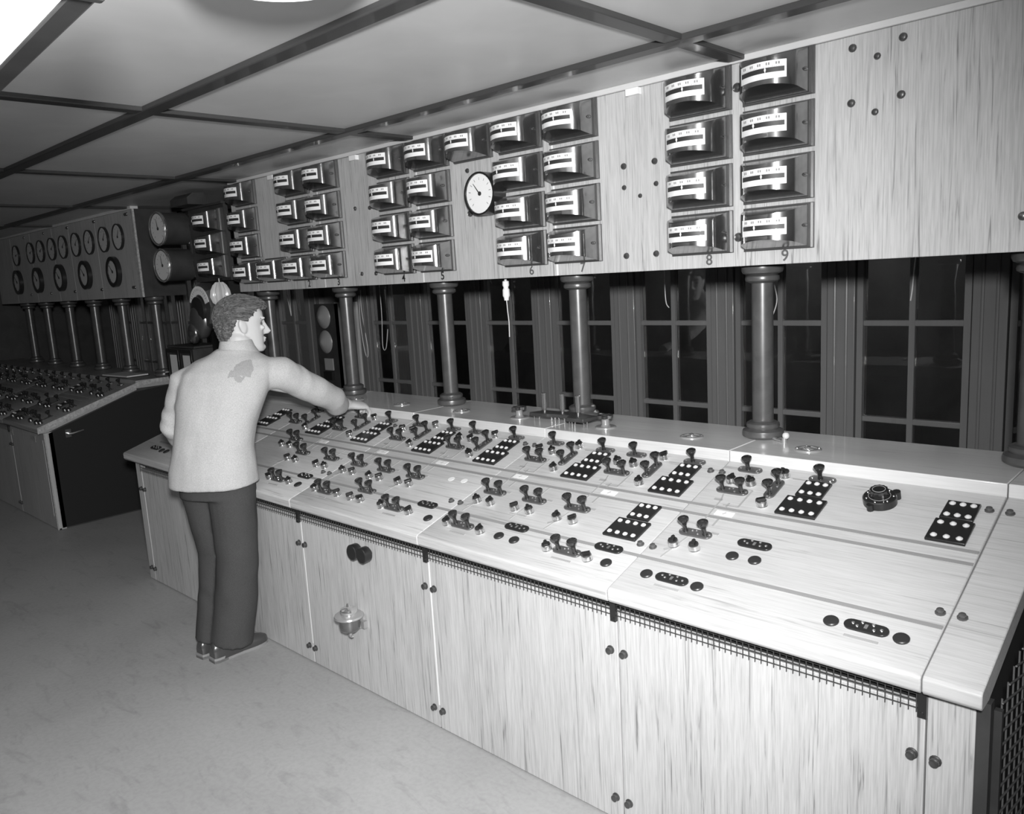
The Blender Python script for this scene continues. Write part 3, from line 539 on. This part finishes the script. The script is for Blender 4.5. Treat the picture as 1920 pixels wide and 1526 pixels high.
obj('housing', MB().lathe([(.105, -.06), (.125, -.05), (.130, .0), (.118, .02)], 8, axis='y').ball((-.03, -.01, -.07), (.085, .05, .10), 20, 12), 'metal_d', t, M)
arc = [(.112 * math.cos(math.radians(a)), .112 * math.sin(math.radians(a))) for a in range(15, 166, 10)] + [(.068 * math.cos(math.radians(a)), .068 * math.sin(math.radians(a))) for a in range(165, 14, -10)]
ac = obj('arched_scale', MB().prism(arc, -.024, -.021, 'y'), 'card', t, M); mk = MB()
for k in range(13):
    a = math.radians(30 + 10 * k); mk.tube([(.088 * math.cos(a), -.0245, .088 * math.sin(a)), (.10 * math.cos(a), -.0245, .10 * math.sin(a))], .0012, 4)
obj('scale_marks', mk, 'ink2', ac, M); obj('centre_boss', MB().lathe([(.075, .02), (.072, .035), (.04, .045)], 28, (-.01, 0, -.015), 'y'), 'dark', t, M); obj('lens', MB().ball((-.045, -.05, -.135), (.045, .03, .055), 20, 12), 'metal', t, M)
fl_ = [((.052 + .006 * math.cos(14 * a)) * math.cos(a), (.052 + .006 * math.cos(14 * a)) * math.sin(a)) for a in [2 * math.pi * k / 84 for k in range(84)]]
M = T(-5.125, 2.60, 1.70); t = thing('fluted_lamp', "fluted glass lamp shade just above the man's hair", 'lamp', M)
obj('shade', MB().loft([[(x * k_, y_ * k_, z_) for x, y_ in fl_] for k_, z_ in ((.45, .075), (.8, .055), (1.1, .02), (1.2, -.02), (.95, -.06), (.4, -.085))]), 'lens', t, M); obj('holder', MB().cyl(.02, .07, .10, 14), 'dark', t, M)
gauge('round_gauge', T(-4.99, 2.66, 1.60) @ RZ(.2), .075, .06, "white faced gauge partly hidden by top of the man's hair", needle=1.2, rimw=.1)
M = T(-5.90, 2.72, 0); t = thing('recorder_case', 'black chart recorder case with two glazed doors left of the man', 'recorder', M)
obj('case', MB().box(-.22, .22, -.10, .12, .985, 1.31), 'iron', t, M); obj('pedestal', MB().box(-.08, .08, .0, .12, 0, .985), 'iron', t, M)
obj('top_board', MB().box(-.21, .24, -.10, .14, 1.315, 1.33), 'iron', t, M)
for x in (-.108, .108):
    fr = MB(); o_ = [(-.104, .992), (.104, .992), (.104, 1.304), (-.104, 1.304)]; i_ = [(-.078, 1.018), (.078, 1.018), (.078, 1.278), (-.078, 1.278)]
    fr.add([(a, -.012, b) for a, b in o_] + [(a, -.012, b) for a, b in i_] + [(a, 0, b) for a, b in o_] + [(a, 0, b) for a, b in i_],
           [q for k in range(4) for q in ((k, (k + 1) % 4, 4 + (k + 1) % 4, 4 + k), (8 + k, 12 + k, 12 + (k + 1) % 4, 8 + (k + 1) % 4), (k, 8 + k, 8 + (k + 1) % 4, (k + 1) % 4), (4 + k, 4 + (k + 1) % 4, 12 + (k + 1) % 4, 12 + k))])
    dr = obj('glazed_door', fr, 'dark', t, M @ T(x, -.101, 0), bevel=.002)
    obj('chart_paper', MB().box(-.060, .060, -.002, 0, 1.03, 1.262), 'paper', dr, M @ T(x, -.1005, 0)); obj('latch', MB().cyl(.006, 0, .03, 8, (-.092, 0, 1.13), 'y'), 'chrome', dr, M @ T(x, -.113, 0))
M = T(-7.05, 2.64, 1.0525) @ RZ(.08); t = thing('ledger_book', 'thin open ledger lying on the far desk ledge', 'book', M)
obj('pages', MB().box(-.22, .22, -.09, .09, .004, .014), 'paper', t, M); obj('cover', MB().box(-.23, .23, -.10, .10, 0, .004), 'dark', t, M)
# ------------------------------------------------------------------ ceiling lamps near the camera
M = T(-1.405, .893, 2.405); t = thing('ceiling_lamp', 'glowing opal glass ceiling bowl at the top edge', 'lamp', M)
obj('bowl', MB().lathe([(.03, -.128), (.09, -.124), (.15, -.108), (.185, -.083), (.20, -.056), (.195, -.03)], 40), 'glowm', t, M); obj('canopy', MB().lathe([(.205, -.03), (.205, -.022), (.08, 0)], 40), 'white', t, M); obj('finial', MB().ball((.02, .02, -.131), .008, 10, 6), 'brass', t, M)

# square trough light hanging close to the camera
M = T(-1.62, .30, 2.20) @ RZ(math.atan2(-.032, .48) + .0); t = thing('trough_light', 'white rectangular light fitting filling the top left corner', 'lamp', M)
obj('diffuser', MB().box(-.9, .47, -.62, .150, -.10, -.085), 'glowm', t, M); obj('frame', MB().box(-.92, .49, .150, .186, -.103, -.03).box(.47, .49, -.62, .192, -.105, -.05).box(-.92, .49, -.64, -.62, -.105, -.05), 'iron', t, M, bevel=.004)
obj('suspension', MB().cyl(.008, -.085, .205, 10, (-.6, -.2, 0)).cyl(.008, -.085, .205, 10, (.2, -.2, 0)), 'pale', t, M)
# ------------------------------------------------------------------ the man at the desk
def ring_at(c, u, v, a, b, n=24, e=2.2):
    c = Vector(c); u = Vector(u).normalized(); v = Vector(v).normalized(); r = []
    for k in range(n):
        t = 2 * math.pi * k / n; cs, sn = math.cos(t), math.sin(t)
        r.append(c + u * (a * math.copysign(abs(cs) ** (2 / e), cs)) + v * (b * math.copysign(abs(sn) ** (2 / e), sn)))
    return r
def fuse(mb, name, voxel, smooth=2, fac=.5):
    me = mb.mesh(name, 0, False); o = bpy.data.objects.new('tmp', me); COL.objects.link(o)
    md = o.modifiers.new('r', 'REMESH'); md.mode = 'VOXEL'; md.voxel_size = voxel
    if smooth: s2 = o.modifiers.new('s', 'SMOOTH'); s2.iterations = smooth; s2.factor = fac
    bpy.context.view_layer.update(); out = bpy.data.meshes.new_from_object(o.evaluated_get(bpy.context.evaluated_depsgraph_get()))
    bpy.data.objects.remove(o); out.name = name; out.polygons.foreach_set('use_smooth', [True] * len(out.polygons)); return out
V = Vector
def chain(b, pts, rad, n=16, caps=True):
    b.tube(pts, rad, n)
    if caps:
        b.ball(pts[0], rad[0] * .99, n, 8); b.ball(pts[-1], rad[-1] * .99, n, 8)
HIPc, WAI, CHE, UPP, NEC = V((-3.525, 1.665, .90)), V((-3.525, 1.68, 1.06)), V((-3.52, 1.74, 1.22)), V((-3.52, 1.79, 1.35)), V((-3.525, 1.835, 1.455))
HEAD = V((-3.545, 1.888, 1.548))
uh, vh = V((.88, .47, 0)), V((-.47, .88, 0)); us, vs_ = V((.66, .75, 0)), V((-.75, .66, 0))
SHR, ELR, WRR = V((-3.40, 1.935, 1.345)), V((-3.395, 2.165, 1.205)), V((-3.458, 2.385, 1.098))
SHL, ELL, WRL = V((-3.655, 1.655, 1.355)), V((-3.725, 1.588, 1.095)), V((-3.835, 1.72, .925))
ANR, ANL = V((-3.505, 1.605, .085)), V((-3.60, 1.575, .085)); KNR, KNL = V((-3.455, 1.69, .49)), V((-3.60, 1.67, .49))
HPR, HPL = V((-3.455, 1.70, .87)), V((-3.60, 1.63, .87))
man = thing('person', 'man in light tweed jacket and dark trousers reaching over the desk', 'person', T(-3.54, 1.66, 0))
body = MB()
body.loft([ring_at(HIPc - V((0, 0, .05)), uh, vh, .15, .10), ring_at(WAI, uh, vh, .135, .095), ring_at(CHE, us, vs_, .155, .10), ring_at(UPP, us, vs_, .16, .085), ring_at(NEC, us, vs_, .07, .065)])
chain(body, [NEC - V((0, 0, .05)), NEC + V((0, .02, .03)), HEAD + V((0, -.03, -.05))], [.062, .056, .055])
for S, E_, W_ in ((SHR, ELR, WRR), (SHL, ELL, WRL)): chain(body, [S.lerp(CHE, .22) - V((0, 0, .02)), E_, W_], [.042, .038, .028])
for H_, K_, A_ in ((HPR, KNR, ANR), (HPL, KNL, ANL)): chain(body, [H_, K_, A_, A_ - V((0, 0, .03))], [.085, .055, .04, .038])
# head: rings from chin to crown, x = across, y = forward
HR = Matrix.Rotation(math.radians(-19), 3, 'Z') @ Matrix.Rotation(math.radians(-5), 3, 'X')
def hp(x, y, z): return HEAD + HR @ V((x, y, z))
prof = [(-.121, .035, .088, .020), (-.116, .01, .099, .036), (-.100, -.02, .1025, .047), (-.082, -.045, .098, .053), (-.064, -.062, .098, .058), (-.045, -.076, .096, .063), (-.02, -.09, .0945, .068), (.005, -.098, .089, .0715), (.022, -.102, .089, .0735), (.042, -.104, .0965, .0745), (.07, -.102, .092, .0735), (.095, -.09, .077, .066), (.112, -.068, .052, .052), (.123, -.04, .022, .03)]
body.loft([[hp(hw * math.copysign(abs(math.cos(t)) ** .85, math.cos(t)), (yb + yf) / 2 + (yf - yb) / 2 * math.copysign(abs(math.sin(t)) ** .9, math.sin(t)), z) for t in [2 * math.pi * k / 28 for k in range(28)]] for z, yb, yf, hw in prof])
body.loft([[hp(-w_, y0, z0), hp(w_, y0, z0), hp(w_ * .45, y1, z1), hp(-w_ * .45, y1, z1)] for w_, y0, z0, y1, z1 in ((.010, .080, .040, .098, .038), (.011, .08, .014, .108, .016), (.0145, .08, -.012, .124, -.008), (.0175, .08, -.028, .1335, -.021), (.0165, .08, -.040, .120, -.034))])
body.ball(hp(0, .0985, -.054), (.021, .009, .0058), 14, 8); body.ball(hp(0, .0965, -.068), (.019, .009, .0065), 14, 8); body.ball(hp(0, .094, -.098), (.020, .014, .014), 14, 8)
for sx in (-1, 1):
    body.ball(hp(sx * .031, .086, -.004), (.018, .012, .012), 12, 8); body.ball(hp(sx * .03, .085, .040), (.026, .012, .007), 12, 8)
    er = HR @ Matrix.Rotation(sx * .35, 3, 'Z') @ Matrix.Rotation(.2, 3, 'X')
    body.ball(hp(sx * .074, -.006, -.002), (.0095, .019, .033), 14, 10, er); body.ball(hp(sx * .079, -.016, .006), (.0085, .014, .026), 14, 10, er)
# hands: palm, four fingers and thumb
def hand(b, wrist, d, up, curl, side, sc=1.):
    d = V(d).normalized(); up = V(up); up = (up - d * up.dot(d)).normalized(); rt = d.cross(up)  # rt: to the right looking along d
    P = lambda x, y, z: wrist + (rt * x + d * y + up * z) * sc
    b.loft([[P(x, y, z) for x, z in [(w_ * math.cos(q), h_ * math.sin(q)) for q in [2 * math.pi * k / 14 for k in range(14)]]] for y, w_, h_ in ((-.02, .028, .022), (.01, .029, .020), (.045, .038, .018), (.08, .041, .016), (.098, .036, .012))])
    for i, (x, l) in enumerate(((-.030, .072), (-.010, .080), (.010, .075), (.029, .060))):
        x *= -side; a = 0; p = V((x, .088, 0)); pts = [P(*(p - V((0, .02, 0)))), P(*p)]
        for q, cl in zip((.45, .32, .23), curl):
            a += cl; p = p + V((x * .06, math.cos(a), -math.sin(a))) * l * q; pts.append(P(*p))
        b.tube(pts, [r * sc for r in (.0095, .0095, .0088, .008, .0068)], 10); b.ball(pts[-1], .0068 * sc, 10, 6)
    s = -side; pts = [P(s * .022, .02, -.004), P(s * .042, .045, -.012), P(s * .048, .075, -.024), P(s * .040, .098, -.034)]
    b.tube(pts, [.013 * sc, .0115 * sc, .0098 * sc, .008 * sc], 10); b.ball(pts[-1], .008 * sc, 10, 6)
hand(body, WRR, (-.05, 1, -.18), (.35, .18, 1), (.75, .75, .4), 1, 1.12)
hand(body, WRL, (.0, .75, -.55), (-.4, .3, .8), (.3, .3, .2), -1)
bo = obj('body', fuse(body, 'body', .0045, 3), 'skin', man, Matrix())
for sx in (-1, 1): obj('eye', MB().ball(hp(sx * .031, .0765, .014), .0115, 12, 8), 'eye', bo, Matrix()); obj('eyebrow', MB().tube([hp(sx * .012, .0945, .036), hp(sx * .03, .092, .042), hp(sx * .050, .076, .038)], [.0025, .0035, .002], 6), 'hair', bo, Matrix())
# hair: cap with swept-back waves plus single locks
def hairline(y):
    if y > .062: return .090
    if y > .018: return .090 - (.062 - y) * 1.2
    if y > -.034: return .037
    return max(-.122, .037 + (y + .034) * 3.3)
cap_ = MB(); n, m = 150, 96; grid = {}
for k in range(m + 1):
    th = math.pi * (.02 + .86 * k / m)
    for i in range(n):
        ph = 2 * math.pi * i / n; dx, dy, dz = math.sin(th) * math.cos(ph), math.sin(th) * math.sin(ph), math.cos(th)
        wv = noise.noise(V((dx * 9, dy * 2.6 + 3, dz * 7))) * .010 + noise.noise(V((dx * 22, dy * 6, dz * 18))) * .005
        nf = max(0, -dz); x, y, z = dx * .0845 * (1 + .12 * nf), dy * .117 * (1 + .30 * nf * nf) - .008, dz * .104 * (1 + .55 * nf * nf * (dy < 0)) + .032
        q = max(0, dy) ** 2 * max(0, dz); k2 = 1.02 + wv / .09 + .26 * q + .06 * max(0, dz)
        grid[k, i] = V((x * k2, (y + .008) * k2 - .008 + .02 * q, (z - .032) * k2 + .032))
vs, fs, idx = [], [], {}
for k in range(m):
    for i in range(n):
        qd = [(k, i), (k + 1, i), (k + 1, (i + 1) % n), (k, (i + 1) % n)]
        if all(grid[a].z > hairline(grid[a].y) - .004 for a in qd):
            f_ = []
            for a in qd:
                if a not in idx: idx[a] = len(vs); vs.append(hp(*grid[a]))
                f_.append(idx[a])
            fs.append(tuple(f_))
cap_.add(vs, fs); ho = obj('hair', cap_.mesh('hair', 180), 'hair', man, Matrix()); sm = ho.modifiers.new('solid', 'SOLIDIFY'); sm.thickness = .012; sm.offset = -1
lk = MB(); rnd = random.Random(3)
for q in range(420):
    th = math.radians(rnd.uniform(8, 118)); ph = rnd.uniform(0, 2 * math.pi); pts = []; ok = True
    for st in range(6):
        dx, dy, dz = math.sin(th) * math.cos(ph), math.sin(th) * math.sin(ph), math.cos(th)
        qf = max(0, dy) ** 2 * max(0, dz); r = 1.05 + .26 * qf + .06 * max(0, dz) + .03 * math.sin(st * 1.3 + q)
        p = V((dx * .0845 * r, dy * .117 * r - .008 + .02 * qf, dz * .104 * r + .032))
        if p.z < hairline(p.y) - .002: ok = False; break
        pts.append(hp(*p)); d3 = V((dx, dy - .16, dz - .05 * (1 if dy < 0 else 0))).normalized(); th = math.acos(max(-1, min(1, d3.z))); ph = math.atan2(d3.y, d3.x) + rnd.uniform(-.04, .04)
    if len(pts) >= 3: lk.tube(pts, [.0028 * (1 - .7 * i / len(pts)) for i in range(len(pts))], 5)
stuff(obj('hair_locks', lk.mesh('hair_locks'), 'hair', ho, Matrix()))
# clothes
jk = MB()
def R_(c, k, a, b, e=2.3):
    u = uh.lerp(us, k).normalized(); v = V((-u.y, u.x, 0)); return ring_at(c, u, v, a, b, 32, e)
jk.loft([R_(V((-3.520, 1.648, .835)), 0, .212, .156), R_(V((-3.520, 1.652, .91)), .05, .205, .152), R_(V((-3.522, 1.665, 1.0)), .2, .188, .140), R_(V((-3.522, 1.69, 1.10)), .5, .186, .136), R_(V((-3.520, 1.725, 1.20)), .8, .200, .138), R_(V((-3.520, 1.76, 1.29)), 1, .212, .134), R_(V((-3.522, 1.785, 1.355)), 1, .208, .120), R_(V((-3.523, 1.805, 1.40)), 1, .165, .098), R_(V((-3.525, 1.82, 1.43)), 1, .105, .082), R_(V((-3.525, 1.828, 1.452)), 1, .078, .074)])
def sleeve(pts, rad): chain(jk, pts, rad, 20)
sleeve([SHR + V((-.045, -.06, -.02)), SHR + V((.0, .05, -.03)), ELR, ELR.lerp(WRR, .5) + V((.01, 0, -.005)), WRR + V((.005, -.07, .012))], [.080, .080, .070, .064, .060])
sleeve([SHL + V((.04, .05, -.03)), SHL + V((-.012, -.012, -.05)), ELL, ELL.lerp(WRL, .5), WRL], [.074, .078, .068, .058, .05])
jme = fuse(jk, 'jacket', .0075, 9)
def wrinkle(me, amp, segs):
    nor = [v.normal.copy() for v in me.vertices]
    for v, nv in zip(me.vertices, nor):
        p = v.co.copy(); d = 0
        for A_, B_, f_, am in segs:
            ab = B_ - A_; t = max(0, min(1, (p - A_).dot(ab) / ab.length_squared)); q = (p - (A_ + ab * t)).length
            if q < .13: d += am * math.sin(t * f_ + 6 * noise.noise(p * 7)) * (1 - q / .13)
        d += amp * noise.noise(p * 9) + amp * .5 * noise.noise(V((p.x * 20, p.y * 20, p.z * 6)))
        v.co = p + nv * d
wrinkle(jme, .004, [(SHL, ELL, 17, .0045), (ELL, WRL, 15, .005), (SHR, ELR, 12, .003), (ELR, WRR, 12, .0025)])
jo = obj('jacket', jme, 'jacket', man, Matrix())
cu = u_ = us
cr = [ring_at(NEC + V((0, .004, z_ + .004)) + vs_ * o_, us, vs_, a_, b_, 28, 2) for z_, o_, a_, b_ in ((-.035, 0, .100, .090), (-.005, 0, .082, .079), (.024, -.003, .0735, .072), (.028, -.003, .070, .068), (.005, 0, .066, .064))]
obj('collar', MB().loft(cr, False).mesh('collar', 60), 'jacket', jo, Matrix())
obj('button', MB().ball(WRR + V((.058, -.085, .02)), .007, 10, 6), 'dark', jo, Matrix())
obj('shirt_collar', MB().loft([ring_at(NEC + V((0, .006, z_)), us, vs_, a_, b_, 28, 2) for z_, a_, b_ in ((.0, .066, .064), (.026, .0645, .0625), (.027, .061, .059), (.0, .061, .059))], False), 'shirt', man, Matrix())
tr = MB()
tr.loft([R_(V((-3.525, 1.665, .78)), 0, .175, .135), R_(V((-3.525, 1.665, .88)), 0, .172, .130), R_(V((-3.525, 1.67, 1.0)), 0, .15, .115)])
def leg(H_, K_, A_, k): chain(tr, [H_, H_.lerp(K_, .5), K_, K_.lerp(A_, .5) + V((0, .01, 0)), A_ - V((0, 0, .02))], [.112 * k, .104 * k, .096 * k, .098 * k, .100 * k], 22, False)
leg(HPR, KNR, ANR + V((.0, .03, 0)), 1.0); leg(HPL, KNL, ANL + V((0, .03, 0)), .97)
tme = fuse(tr, 'trousers', .008, 5); wrinkle(tme, .003, [(KNR, ANR, 9, .004), (KNL, ANL, 9, .004)]); obj('trousers', tme, 'trouser', man, Matrix())
def shoe(A_, ang):
    b = MB(); u = V((math.cos(ang), math.sin(ang), 0)); l = V((-u.y, u.x, 0)); c = V((A_.x, A_.y, 0))
    pr = [(-.062, .026, .070), (-.05, .033, .085), (-.01, .037, .085), (.04, .037, .085), (.085, .040, .066), (.13, .046, .050), (.17, .046, .044), (.20, .037, .036), (.218, .020, .026)]
    rings = []
    for y_, w_, h_ in pr: rings.append([c + l * y_ + u * (w_ * math.cos(t)) + V((0, 0, .012 + max(0, h_ * (1 if math.sin(t) > 0 else .0) * abs(math.sin(t)) ** .7))) for t in [2 * math.pi * k / 20 for k in range(20)]])
    b.loft(rings); o = obj('shoe', b.mesh('shoe', 50), 'shoe', man, Matrix())
    sl = [(-.066, .028), (-.045, .036), (.0, .036), (.05, .035), (.10, .044), (.15, .049), (.19, .043), (.215, .026), (.225, .008)]
    poly = [c + l * y_ + u * w_ for y_, w_ in sl] + [c + l * y_ - u * w_ for y_, w_ in reversed(sl)]
    obj('sole', MB().prism([(p.x, p.y) for p in poly], 0, .013).prism([(p.x, p.y) for p in poly[:3] + poly[-3:]], 0, .024), 'lino', o, Matrix())
shoe(ANR + V((0, -.012, 0)), .03); shoe(ANL, .12)
